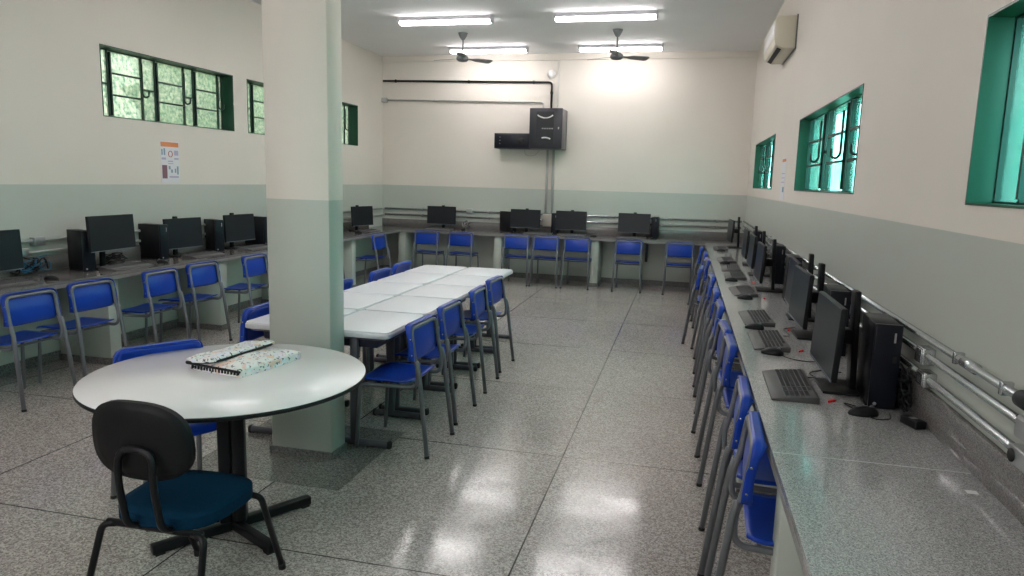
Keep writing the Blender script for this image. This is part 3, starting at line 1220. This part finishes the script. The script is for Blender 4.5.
def make_pc():
    """slim desktop tower standing upright; front faces local -Y"""
    root = empty('computer_tower')
    mb = MB()
    mb.box(-.047, .047, -.125, .145, .006, .338, bev=.003, seg=1)
    mb.build('case', 'pc case black', root)
    mb = MB()
    mb.box(-.0485, .0485, -.142, -.124, .004, .340, bev=.004)
    fr = mb.build('front_panel', 'pc front black', root)
    mb = MB()
    mb.box(.020, .027, -.1435, -.1415, .270, .308)
    mb.build('badge', 'label silver', fr)
    mb = MB()
    mb.box(.022, .036, -.1435, -.1415, .19, .215)
    mb.build('port_panel', 'black rubber', fr)
    mb = MB()
    mb.lathe([(.001, 0), (.007, 0), (.007, .002), (.001, .002)], 12, M=Matrix.Translation((-.026, -.1415, .022)) @ Matrix.Rotation(PI / 2, 4, 'X'))
    mb.build('power_button', 'label silver', fr)
    mb = MB()
    mb.box(-.052, .052, -.10, .12, 0, .007)
    mb.build('stand_foot', 'black rubber', root)
    return root


def make_keyboard():
    """front (palm rest) faces local -Y, length along X"""
    root = empty('keyboard')
    mb = MB()
    mb.prism([(-.090, 0), (.090, 0), (.090, .026), (.075, .028), (-.045, .016), (-.090, .007)], 'X', -.225, .225, bev=.002)
    mb.build('body', 'keyboard grey', root)

    def blk(x0, x1, y0, y1, nx, ny):
        bm = bmesh.new()
        grid = [[bm.verts.new((x0 + (x1 - x0) * i / nx, y0 + (y1 - y0) * j / ny, 0)) for j in range(ny + 1)] for i in range(nx + 1)]
        g = .0024
        for i in range(nx):
            for j in range(ny):
                A, B, C_, D_ = grid[i][j], grid[i + 1][j], grid[i + 1][j + 1], grid[i][j + 1]
                k = [bm.verts.new((A.co.x + g, A.co.y + g, .005)), bm.verts.new((B.co.x - g, B.co.y + g, .005)),
                     bm.verts.new((C_.co.x - g, C_.co.y - g, .005)), bm.verts.new((D_.co.x + g, D_.co.y - g, .005))]
                bm.faces.new(k)
                for q, (p0, p1) in enumerate(((A, B), (B, C_), (C_, D_), (D_, A))):
                    bm.faces.new((p0, p1, k[(q + 1) % 4], k[q]))
        for v in bm.verts:
            v.co.z += .0178 + (v.co.y + .03) * .1
        return bm
    for nm, a in (('key_block', (-.215, .075, -.038, .076, 15, 6)), ('arrow_block', (.085, .135, -.038, .076, 3, 6)), ('number_block', (.143, .216, -.038, .057, 4, 5))):
        mb = MB()
        bmk = blk(*a)
        kb_top = max(v.co.z - (v.co.y + .03) * .1 for v in bmk.verts)
        me = bpy.data.meshes.new(nm)
        for f in bmk.faces:
            f.material_index = 0 if all(v.co.z - (v.co.y + .03) * .1 > kb_top - .001 for v in f.verts) else 1
        bmesh.ops.recalc_face_normals(bmk, faces=bmk.faces)
        bmk.to_mesh(me)
        bmk.free()
        me.materials.append(MATS['key black'])
        me.materials.append(MATS['key gap grey'])
        ko = bpy.data.objects.new(nm, me)
        COL.objects.link(ko)
        ko.parent = root
    return root


def make_mouse():
    root = empty('mouse')
    bm = bmesh.new()
    bmesh.ops.create_uvsphere(bm, u_segments=20, v_segments=12, radius=1)
    for v in bm.verts:
        x, y, z = v.co
        v.co = Vector((x * .031 * (1 - .12 * y), y * .057, max(0, (z * .5 + .12)) * .055 * (1 - .15 * y)))
    mb = MB()
    mb.merge(bm, smooth=True)
    mb.build('shell', 'black plastic', root)
    mb = MB()
    mb.tube([(-.003, -0.0, 0), (.003, 0, 0)], .009, 12)
    mb.build('wheel', 'monitor trim', root, loc=(0, -.030, .0315))
    return root


mon0, pc0, kb0, ms0 = make_monitor(), make_pc(), make_keyboard(), make_mouse()
monT = make_monitor(ctop=.430, cw=.036)
monL = make_monitor(lift=.075, PWD=.268, ctop=.36)
flags = {}


def put(src, x, y, rz, label, cat, group, z=CZ, sc=None):
    k = src.name
    o = copy_tree(src) if k in flags else src
    flags[k] = 1
    o.location = (x, y, z)
    o.rotation_euler = (0, 0, rz)
    tag(o, label, cat, group)
    return o


GM, GP, GK, GS = 'computer monitors on the worktops', 'slim computer towers', 'keyboards on the worktops', 'mice on the worktops'
RR, LL = -PI / 2, PI / 2
# right side
for x, y, rz, lb in ((.742, 3.225, 0, 'large nearest monitor on the right worktop, beside the nearest tower'),
                     (.795, 4.33, 1, 'second nearest monitor on the right worktop'),
                     (.835, 4.93, -2, 'third monitor on the right worktop, partly hidden behind the second'),
                     (.750, 6.19, 0, 'fourth monitor on the right worktop, beyond two black towers'),
                     (.775, 7.25, 0, 'fifth monitor on the right worktop, mostly hidden by nearer ones'),
                     (.785, 8.15, 0, 'sixth monitor on the right worktop with bluish screen'),
                     (.755, 10.35, 4, 'farthest monitor on the right worktop, by the back corner')):
    put(monT, x, y, RR + R(rz), lb, 'monitor', GM)
for x, y, lb in ((.805, 3.095, 'nearest black computer tower standing on the right worktop'),
                 (.805, 3.99, 'second black tower on the right worktop, behind the nearest monitor'),
                 (.835, 5.75, 'third black tower on the right worktop, between third and fourth monitors'),
                 (.845, 6.75, 'fourth black tower on the right worktop, behind the fourth monitor'),
                 (.850, 8.75, 'farthest black tower on the right worktop')):
    put(pc0, x, y, R(-3), lb, 'computer', GP)
for x, y, a, lb in ((.483, 3.17, -1, 'nearest keyboard on the right worktop'), (.493, 4.08, 0, 'second nearest keyboard on the right worktop'),
                    (.493, 4.77, 1, 'third nearest keyboard on the right worktop'), (.500, 5.97, 2, 'fourth nearest keyboard on the right worktop'),
                    (.500, 6.98, 0, 'fifth nearest keyboard on the right worktop'), (.500, 7.62, -2, 'sixth nearest keyboard on the right worktop'),
                    (.495, 8.45, 2, 'seventh nearest keyboard on the right worktop'), (.505, 10.0, 0, 'farthest keyboard on the right worktop')):
    put(kb0, x, y, RR + R(a), lb, 'keyboard', GK)
for x, y, a, lb in ((.712, 2.860, 100, 'mouse lying in front of the nearest tower'), (.485, 3.790, 75, 'mouse between the first and second keyboards on the right'),
                    (.455, 4.450, 80, 'mouse between the second and third keyboards on the right'), (.490, 5.63, 80, 'mouse beside the fourth keyboard on the right'),
                    (.450, 6.66, 80, 'mouse beside the fifth keyboard on the right'), (.47, 8.12, 80, 'mouse beside the seventh keyboard on the right'),
                    (.50, 9.68, 80, 'mouse beside the farthest keyboard on the right')):
    put(ms0, x, y, R(a), lb, 'mouse', GS)
# left side
for x, y, rz, dz, lb in ((-4.98, 4.08, 0, .0, 'monitor at the left picture edge on the left worktop'),
                         (-4.90, 5.13, 3, 1, 'large monitor on the left worktop between two towers'),
                         (-5.00, 6.17, -4, .0, 'tilted monitor on the left worktop right of the second tower'),
                         (-5.00, 7.10, -4, .0, 'monitor on the left worktop just left of the pillar'),
                         (-5.00, 8.20, 0, .0, 'monitor on the left worktop cut off by the pillar edge'),
                         (-4.98, 10.25, -14, .0, 'monitor on the left worktop right of the pillar, near the corner')):
    put(monL if dz else mon0, x, y, LL + R(rz), lb, 'monitor', GM)
for x, y, lb, tr in ((-4.955, 4.955, 'black tower on the left worktop, left of the large monitor', -22),
                 (-5.01, 5.87, 'black tower on the left worktop right of the large monitor', -8),
                 (-5.02, 6.80, 'black tower on the left worktop between the third and fourth monitors', -30),
                 (-5.00, 7.58, 'black tower on the left worktop nearest to the pillar', -5)):
    put(pc0, x + .015, y, LL + R(tr), lb, 'computer', GP)
for x, y, a, lb in ((-4.72, 4.02, 0, 'keyboard at the left picture edge on the left worktop'), (-4.73, 5.22, 0, 'keyboard below the large monitor on the left worktop'),
                    (-4.74, 6.27, -2, 'keyboard below the tilted monitor on the left worktop'), (-4.74, 7.18, 0, 'keyboard left of the pillar on the left worktop'),
                    (-4.74, 10.22, 4, 'keyboard near the corner at the left end of the room')):
    put(kb0, x, y, LL + R(a), lb, 'keyboard', GK)
for x, y, lb in ((-4.70, 4.42, 'mouse right of the first keyboard on the left worktop'), (-4.70, 5.62, 'mouse on the left worktop in front of the second tower'),
                 (-4.74, 9.82, 'mouse left of the corner keyboard on the left worktop')):
    put(ms0, x, y, R(-80), lb, 'mouse', GS)
# back side
for x, y, rz, lb in ((-3.95, 11.42, 1, 'leftmost monitor on the back worktop'), (-2.50, 11.40, -2, 'monitor on the back worktop left of the beige box, below the rack'),
                     (-1.75, 11.40, -2, 'monitor on the back worktop just right of the beige box'), (-.75, 11.38, -2, 'rightmost monitor on the back worktop')):
    put(mon0, x, y, R(rz), lb, 'monitor', GM)
put(pc0, -2.82, 11.40, R(62), 'black tower turned sideways left of a monitor on the back worktop', 'computer', GP)
put(pc0, -.435, 11.42, R(-4), 'black tower right of the rightmost monitor on the back worktop', 'computer', GP)
put(pc0, -2.035, 11.47, R(0), 'black tower mostly hidden behind a monitor right of the beige box', 'computer', GP)
for x, y, a, lb in ((-3.95, 11.19, 0, 'keyboard below the leftmost monitor on the back worktop'), (-2.28, 11.19, -20, 'keyboard lying askew on the back worktop below the beige box'),
                    (-1.73, 11.19, 0, 'keyboard on the back worktop below the monitor right of the beige box'), (-.78, 11.17, -2, 'keyboard below the rightmost monitor on the back worktop')):
    put(kb0, x, y, R(a), lb, 'keyboard', GK)
put(ms0, -1.37, 11.15, R(80), 'mouse alone on the back worktop between two monitors', 'mouse', GS)


# red cable tags hanging at the right-hand stations
def make_tag():
    mb = MB()
    mb.prism([(-.005, -.025), (.005, -.025), (.006, .006), (.010, .010), (.010, .024), (-.010, .024), (-.010, .010), (-.006, .006)], 'Z', 0, .009, bev=.001)
    return mb.build('cable_tag', 'red tag')


tg = make_tag()
for i, (x, y, lb) in enumerate(((.625, 3.00, 'red cable tag beside the nearest keyboard'), (.640, 3.90, 'red cable tag beside the second keyboard'),
                                (.655, 4.47, 'red cable tag between second and third monitors'), (.640, 5.70, 'red cable tag beside the fourth keyboard'),
                                (.640, 6.60, 'red cable tag beside the fifth keyboard'))):
    o = tg if i == 0 else tg.copy()
    if i:
        COL.objects.link(o)
    o.location = (x, y, CZ)
    o.rotation_euler = (0, 0, R(-40 + 12 * i))
    o.scale = (.85, .85, 1)
    tag(o, lb, 'tag', 'red cable tags')


# ------------------------------------------------------------------ cables and adapters
def cable(pts, r_, mat, label, name='cable'):
    mb = MB()
    mb.tube(fillet(pts, .06, 5), r_, 7)
    return tag(mb.build(name, mat), label, 'cable')


def tangle(cx, cy, sx, sy, h, n, seed, label, mats=('black plastic',)):
    rnd = random.Random(seed)
    root = tag(empty('cable_tangle', (cx, cy, CZ)), label, 'cables')
    for k in range(n):
        pts = []
        for q in range(7):
            pts.append((rnd.uniform(-sx, sx), rnd.uniform(-sy, sy), rnd.uniform(.006, h)))
        mb = MB()
        mb.tube(fillet(pts, .07, 4), .0045, 6)
        mb.build('cable', mats[k % len(mats)], root)
    return root


tangle(.862, 2.97, .022, .15, .17, 9, 3, 'tangle of black cables between the nearest tower and the right wall')
tangle(-5.05, 4.56, .05, .16, .16, 8, 4, 'tangle of dark and blue cables on the left worktop beside the first tower', ('black plastic', 'blue cable', 'black plastic'))
tangle(-5.05, 5.42, .05, .14, .10, 5, 5, 'loose cables behind the large left monitor')
tangle(-5.04, 9.45, .06, .26, .15, 8, 6, 'tangle of cables on the left worktop just right of the pillar')
tangle(-3.55, 11.45, .07, .09, .16, 6, 7, 'cables beside the leftmost monitor on the back worktop', ('black plastic', 'aluminium box'))
tangle(.80, 7.75, .06, .20, .12, 5, 8, 'cables behind the fifth monitor on the right worktop')
for i, (x, y, z, rz, lb) in enumerate(((.862, 2.78, 0, 20, 'black power adapter lying by the wall near the nearest tower'), (-3.55, 11.25, 0, 40, 'black power adapter beside the leftmost back monitor'))):
    mb = MB()
    mb.box(-.022, .022, -.045, .045, 0, .030, bev=.005)
    a = mb.build('power_adapter', 'black plastic', loc=(x, y, CZ + z), rot=(0, 0, R(rz)))
    tag(a, lb, 'power adapter')
    mb = MB()
    mb.box(-.012, .012, -.010, .012, .0295, .031)
    mb.build('label_plate', 'label silver', a)
cable([(.70, 2.93, CZ + .012), (.66, 3.0, CZ + .004), (.74, 2.80, CZ + .004), (.80, 2.82, CZ + .004), (.815, 2.90, CZ + .004)], .002, 'black plastic', 'thin mouse cable in front of the nearest tower')
cable([(.49, 3.85, CZ + .012), (.54, 3.72, CZ + .004), (.62, 3.66, CZ + .004), (.72, 3.70, CZ + .004)], .002, 'black plastic', 'thin mouse cable between the two nearest keyboards')
cable([(.575, 3.30, CZ + .018), (.63, 3.36, CZ + .004), (.60, 3.44, CZ + .004), (.68, 3.52, CZ + .004), (.76, 3.5, CZ + .004)], .0025, 'black plastic', 'keyboard cable leading under the nearest monitor')
cable([(.585, 4.2, CZ + .018), (.64, 4.28, CZ + .004), (.62, 4.5, CZ + .004), (.70, 4.56, CZ + .004)], .0025, 'black plastic', 'keyboard cable leading under the second monitor')


# ------------------------------------------------------------------ conduits
def conduit(name, label, pts, r_, mat, clamps=(), couplings=(), rad=.06):
    root = tag(empty(name, (0, 0, 0)), label, 'pipe')
    mb = MB()
    mb.tube(fillet(pts, rad, 6), r_, 14)
    mb.build('pipe', mat, root)
    for a, b_ in couplings:
        mb = MB()
        mb.tube([a, b_], r_ * 1.35, 14)
        mb.build('coupling', mat, root)
    for c_, ax in clamps:
        mb = MB()
        x, y, z = c_
        if ax == 'Y':
            mb.box(x - r_ * 1.25, x + r_ * 1.25, y - .009, y + .009, z - r_ * 1.5, z + r_ * 1.5, bev=.003)
        elif ax == 'X':
            mb.box(x - .009, x + .009, y - r_ * 1.25, y + r_ * 1.25, z - r_ * 1.5, z + r_ * 1.5, bev=.003)
        else:
            mb.box(x - r_ * 1.5, x + r_ * 1.5, y - r_ * 1.25, y + r_ * 1.25, z - .009, z + .009, bev=.003)
        mb.build('clamp', mat, root)
    return root


PR = .0132
xr = XR - .022
g_ = 'galvanised steel'
top_conduit = conduit('conduit', 'uppermost shiny steel conduit along the right wall', [(xr, 2.10, 1.095), (xr, YB - .05, 1.095)], PR, g_,
        clamps=[((xr, y, 1.095), 'Y') for y in (2.19, 2.55, 5.2, 8.0)], couplings=[((xr, 2.40, 1.095), (xr, 2.50, 1.095))])
mb = MB()
mb.lathe([(.001, 0), (.02, .0), (.024, .006), (.024, .05), (.02, .06), (.001, .06)], 20, M=Matrix.Translation((xr, 2.100, 1.095)) @ Matrix.Rotation(PI / 2, 4, 'X'))
mb.build('end_cap', 'black rubber', top_conduit)
conduit('conduit', 'middle shiny steel conduit along the right wall', [(xr, 2.10, 1.035), (xr, YB - .05, 1.020)], PR, g_,
        clamps=[((xr, y, 1.03), 'Y') for y in (3.3, 5.2, 8.0)])
conduit('conduit', 'lowest steel conduit along the right wall, just above the splashback', [(xr, 2.12, .955), (xr, YB - .05, .950)], PR, g_,
        clamps=[((xr, y, .953), 'Y') for y in (3.3, 5.2, 8.0)])


def jbox(name, x0, x1, y0, y1, z0, z1, mat, label, lid=None):
    mb = MB()
    mb.box(x0, x1, y0, y1, z0, z1, bev=.004)
    o = mb.build(name, mat)
    tag(o, label, 'junction box')
    if lid:
        mb = MB()
        mb.box(*lid, bev=.002)
        mb.build('lid', mat, o)
    return o


jbox('junction_box', XR - .045, XR, 2.82, 2.90, 1.0, 1.062, 'galvanised steel', 'aluminium junction box on the middle right conduit', (XR - .049, XR - .044, 2.825, 2.895, 1.005, 1.057))
jbox('junction_box', XR - .045, XR, 2.78, 2.86, .925, .980, 'galvanised steel', 'aluminium junction box on the lowest right conduit', (XR - .049, XR - .044, 2.785, 2.855, .93, .975))
jbox('junction_box', XR - .042, XR, 1.965, 2.062, 1.0, 1.06, 'aluminium box', 'aluminium junction box at the right picture edge', (XR - .046, XR - .041, 1.97, 2.057, 1.005, 1.055))
jb = jbox('junction_box', XR - .042, XR, 1.965, 2.085, .925, .975, 'aluminium box', 'lower aluminium junction box with socket opening at the right picture edge')
mb = MB()
mb.lathe([(.001, 0), (.018, 0), (.018, .004), (.001, .004)], 20, M=Matrix.Translation((XR - .042, 2.06, .948)) @ Matrix.Rotation(-PI / 2, 4, 'Y'))
mb.build('socket_hole', 'black rubber', jb)
yb_ = YB - .022
gp = 'painted conduit grey'
conduit('conduit', 'upper grey conduit low along the back wall', [(XL + .05, yb_, 1.085), (XR - .05, yb_, 1.085)], PR * 1.3, g_, clamps=[((x, yb_, 1.085), 'X') for x in (-4.4, -3.2, -1.3, -.2, .5)])
conduit('conduit', 'lower grey conduit low along the back wall', [(XL + .05, yb_, .985), (XR - .05, yb_, .985)], PR * 1.3, g_, clamps=[((x, yb_, .985), 'X') for x in (-4.4, -3.2, -1.3, -.2, .5)])
xl_ = XL + .022
conduit('conduit', 'upper grey conduit along the left wall above the worktop', [(xl_, 2.0, 1.025), (xl_, YB - .05, 1.085)], PR, gp, clamps=[((xl_, y, 1.025 + .06 * (y - 2) / 9.6), 'Y') for y in (4.3, 6.5, 9.6)])
conduit('conduit', 'lower grey conduit along the left wall just above the splashback', [(xl_, 2.0, .935), (xl_, YB - .05, .975)], PR, gp, clamps=[((xl_, y, .935 + .04 * (y - 2) / 9.6), 'Y') for y in (4.3, 6.5, 9.6)])
jbox('junction_box', XL, XL + .055, 4.66, 4.76, 1.00, 1.07, 'aluminium box', 'aluminium junction box on the upper left conduit')
jbox('junction_box', XL, XL + .055, 4.50, 4.60, .915, .985, 'aluminium box', 'aluminium junction box on the lower left conduit')
jbox('junction_box', -3.60, -3.50, YB - .055, YB, 1.05, 1.13, 'aluminium box', 'grey junction box right of the leftmost back monitor')
jbox('junction_box', -2.275, -2.085, YB - .06, YB, .885, 1.09, 'beige box', 'beige box on the back wall under the vertical pipes', (-2.27, -2.09, YB - .066, YB - .059, .89, 1.085))
# rack, vertical pipes and pipes at high level
conduit('conduit', 'left vertical grey pipe under the wall rack', [(-2.235, yb_, 1.09), (-2.235, yb_, 2.14)], .020, gp)
conduit('conduit', 'right vertical grey pipe under the wall rack', [(-2.135, yb_, 1.09), (-2.135, yb_, 2.14)], .020, gp)
conduit('conduit', 'black pipe high on the back wall bending down to the rack', [(XL + .02, yb_, 3.245), (-2.20, yb_, 3.205), (-2.20, yb_, 2.765)], .017, 'black plastic',
        clamps=[((x, yb_, 3.245 - .0136 * (x + 5.13)), 'X') for x in (-4.9, -3.6, -2.5)], couplings=[((-2.20, yb_, 3.02), (-2.20, yb_, 3.06))])
conduit('conduit', 'grey pipe on the back wall below the black pipe', [(XL + .06, yb_, 2.925), (-2.33, yb_, 2.895), (-2.33, yb_, 2.765)], .014, gp,
        clamps=[((x, yb_, 2.925 - .0106 * (x + 5.09)), 'X') for x in (-4.2, -2.9)])
jbox('junction_box', XL, XL + .10, YB - .06, YB, 2.885, 2.965, gp, 'small grey box in the back left corner at the pipe end')
conduit('conduit', 'thin white conduit from ceiling to rack on the back wall', [(-2.10, YB - .012, ZC - .1), (-2.10, YB - .012, 2.765)], .009, 'white plastic')
mb = MB()
mb.lathe([(.001, .05), (.03, .048), (.055, .035), (.068, .012), (.07, 0)], 28, M=Matrix.Translation((-2.215, YB, 3.335)) @ Matrix.Rotation(PI / 2, 4, 'X'))
tag(mb.build('wall_siren', 'white plastic'), 'round white device high on the back wall above the rack', 'siren')

rk = tag(empty('wall_rack', (-2.195, YB, 2.135)), 'dark wall-mounted network rack with white arcs on its door', 'rack')
mb = MB()
mb.box(-.262, .262, -.44, -.0, 0, .622, bev=.004, seg=1)
mb.build('cabinet', 'rack side grey', rk)
mb = MB()
mb.box(-.262, .262, -.462, -.441, .0, .622, bev=.004)
dr = mb.build('door', 'rack dark grey', rk)
mb = MB()
mb.box(-.15, .13, -.4645, -.460, .06, .57)
mb.build('door_glass', 'screen glass', dr)
for cz, a0, a1, rad, th in ((.66, 230, 310, .19, .011), (-.02, 62, 105, .19, .011)):
    pts = arc((-.01, -.466, cz), rad, R(a0), R(a1), 12, ((1, 0, 0), (0, 0, 1)))
    mb = MB()
    mb.tube(pts, th, 8, squash=(.25, 1) if False else None)
    mb.build('arc_stripe', 'white plastic', dr)
mb = MB()
for k in range(5):
    mb = MB()
    mb.box(-.06 + k * .038, -.035 + k * .038, -.4665, -.464, .300, .318)
    mb.build('equipment_light', 'label silver', dr)
mb = MB()
mb.box(.195, .215, -.468, -.461, .30, .335, bev=.002)
mb.build('lock', 'label silver', dr)
rb = tag(empty('recorder_box', (-2.76, YB, 2.135)), 'low black equipment box left of the wall rack', 'equipment box')
mb = MB()
mb.box(-.298, .298, -.34, 0, 0, .24, bev=.004, seg=1)
mb.build('case', 'rack dark grey', rb)
mb = MB()
mb.box(-.285, .285, -.346, -.339, .015, .225, bev=.002)
fp = mb.build('front_panel', 'pc front black', rb)
mb = MB()
mb.lathe([(.001, 0), (.05, 0), (.046, .012), (.001, .012)], 24, M=Matrix.Translation((.15, -.346, .12)) @ Matrix.Rotation(PI / 2, 4, 'X'))
mb.build('dial', 'black rubber', fp)
for z in (.07, .12, .17):
    mb = MB()
    mb.box(-.21, -.195, -.349, -.345, z, z + .012)
    mb.build('button', 'label silver', fp)
cable([(-2.62, YB - .04, 2.13), (-2.6, YB - .04, 2.04), (-2.45, YB - .04, 2.03), (-2.36, YB - .04, 2.13)], .006, gp, 'grey cable looping below the equipment box')

# outlets under the back worktop
for i, (x, lb) in enumerate(((-1.75, 'painted outlet plate low on the back wall, left of the second pale panel'), (-.05, 'painted outlet plate low on the back wall behind the rightmost chair'), (-3.1, 'painted outlet plate low on the back wall behind the left chairs'))):
    mb = MB()
    mb.box(x - .06, x + .06, YB - .01, YB, .30, .38, bev=.003)
    o = mb.build('outlet_plate', 'green panel paint')
    tag(o, lb, 'outlet')

# ------------------------------------------------------------------ air conditioner
ac = tag(empty('air_conditioner', (XR, 7.36, 2.93)), 'ivory wall-mounted air conditioner high on the right wall', 'air conditioner')
L = .95
mb = MB()
mb.prism([(0, .005), (-.115, .0), (-.185, .035), (-.200, .09), (-.195, .27), (-.17, .295), (0, .30)], 'Y', 0, L, bev=.008)
mb.build('body', 'ac ivory', ac)
mb = MB()
mb.prism([(-.203, .10), (-.206, .26), (-.200, .262), (-.197, .10)], 'Y', .02, L - .02, bev=.001, seg=1)
mb.build('front_panel', 'white plastic', ac)
mb = MB()
mb.prism([(-.128, -.004), (-.165, .014), (-.163, .019), (-.126, .004)], 'Y', .06, L - .06)
mb.build('air_outlet', 'black rubber', ac)
mb = MB()
mb.box(-.012, 0, -.012, L + .012, -.004, .306)
mb.build('back_plate', 'rack side grey', ac)


# ------------------------------------------------------------------ posters
def poster(name, x, y0, y1, z0, z1, sx, label, blocks, headmat):
    o_root = tag(empty(name, (x, y0, z0)), label, 'poster')
    w, h = y1 - y0, z1 - z0
    d = .0015 * sx
    mb = MB()
    mb.box(min(0, d), max(0, d), 0, w, 0, h)
    mb.build('sheet', 'paper', o_root)
    for (u0, u1, v0, v1, mt, nm) in blocks:
        mb = MB()
        a, c_ = d, d + .0006 * sx
        mb.box(min(a, c_), max(a, c_), u0 * w, u1 * w, v0 * h, v1 * h)
        mb.build(nm, mt, o_root)


poster('poster', XL, 6.20, 6.475, 1.512, 1.932, 1, 'white safety poster with orange heading below the nearest left window',
       [(.03, .97, .86, .97, 'orange print', 'heading'), (.05, .12, .66, .80, 'pictogram blue', 'pictogram'), (.17, .25, .66, .82, 'pictogram blue', 'pictogram'),
        (.05, .28, .55, .60, 'pictogram lilac', 'caption'), (.72, .95, .66, .78, 'pictogram lilac', 'pictogram'), (.72, .95, .56, .60, 'pictogram lilac', 'caption'),
        (.38, .65, .50, .53, 'pictogram lilac', 'caption'), (.38, .65, .45, .47, 'pictogram lilac', 'caption'),
        (.06, .32, .10, .42, 'pictogram maroon', 'pictogram'), (.40, .50, .32, .40, 'pictogram blue', 'pictogram'), (.52, .62, .24, .32, 'pictogram blue', 'pictogram'),
        (.72, .80, .24, .34, 'pictogram blue', 'pictogram'), (.84, .93, .20, .40, 'pictogram blue', 'pictogram'), (.42, .93, .12, .16, 'pictogram lilac', 'caption')], 'orange print')
ring = [(XL + .003, 6.20 + .275 * .52 + .028 * math.cos(t * PI / 10), 1.512 + .42 * .69 + .030 * math.sin(t * PI / 10)) for t in range(20)]
P0 = [o for o in COL.objects if o.name.startswith('poster')][0]
mb = MB()
mb.tube([(x - XL, y - 6.20, z - 1.512) for x, y, z in ring], .0035, 6, closed=True)
mb.build('prohibition_ring', 'pictogram red', P0)
poster('poster', XR, 7.36, 7.66, 1.510, 1.930, -1, 'pale paper notice on the right wall between the two far windows',
       [(.05, .95, .88, .95, 'orange print', 'heading'), (.10, .90, .60, .62, 'pictogram lilac', 'caption'), (.10, .90, .50, .52, 'pictogram lilac', 'caption'),
        (.10, .90, .40, .42, 'pictogram lilac', 'caption'), (.10, .5, .18, .30, 'pictogram blue', 'pictogram')], 'orange print')
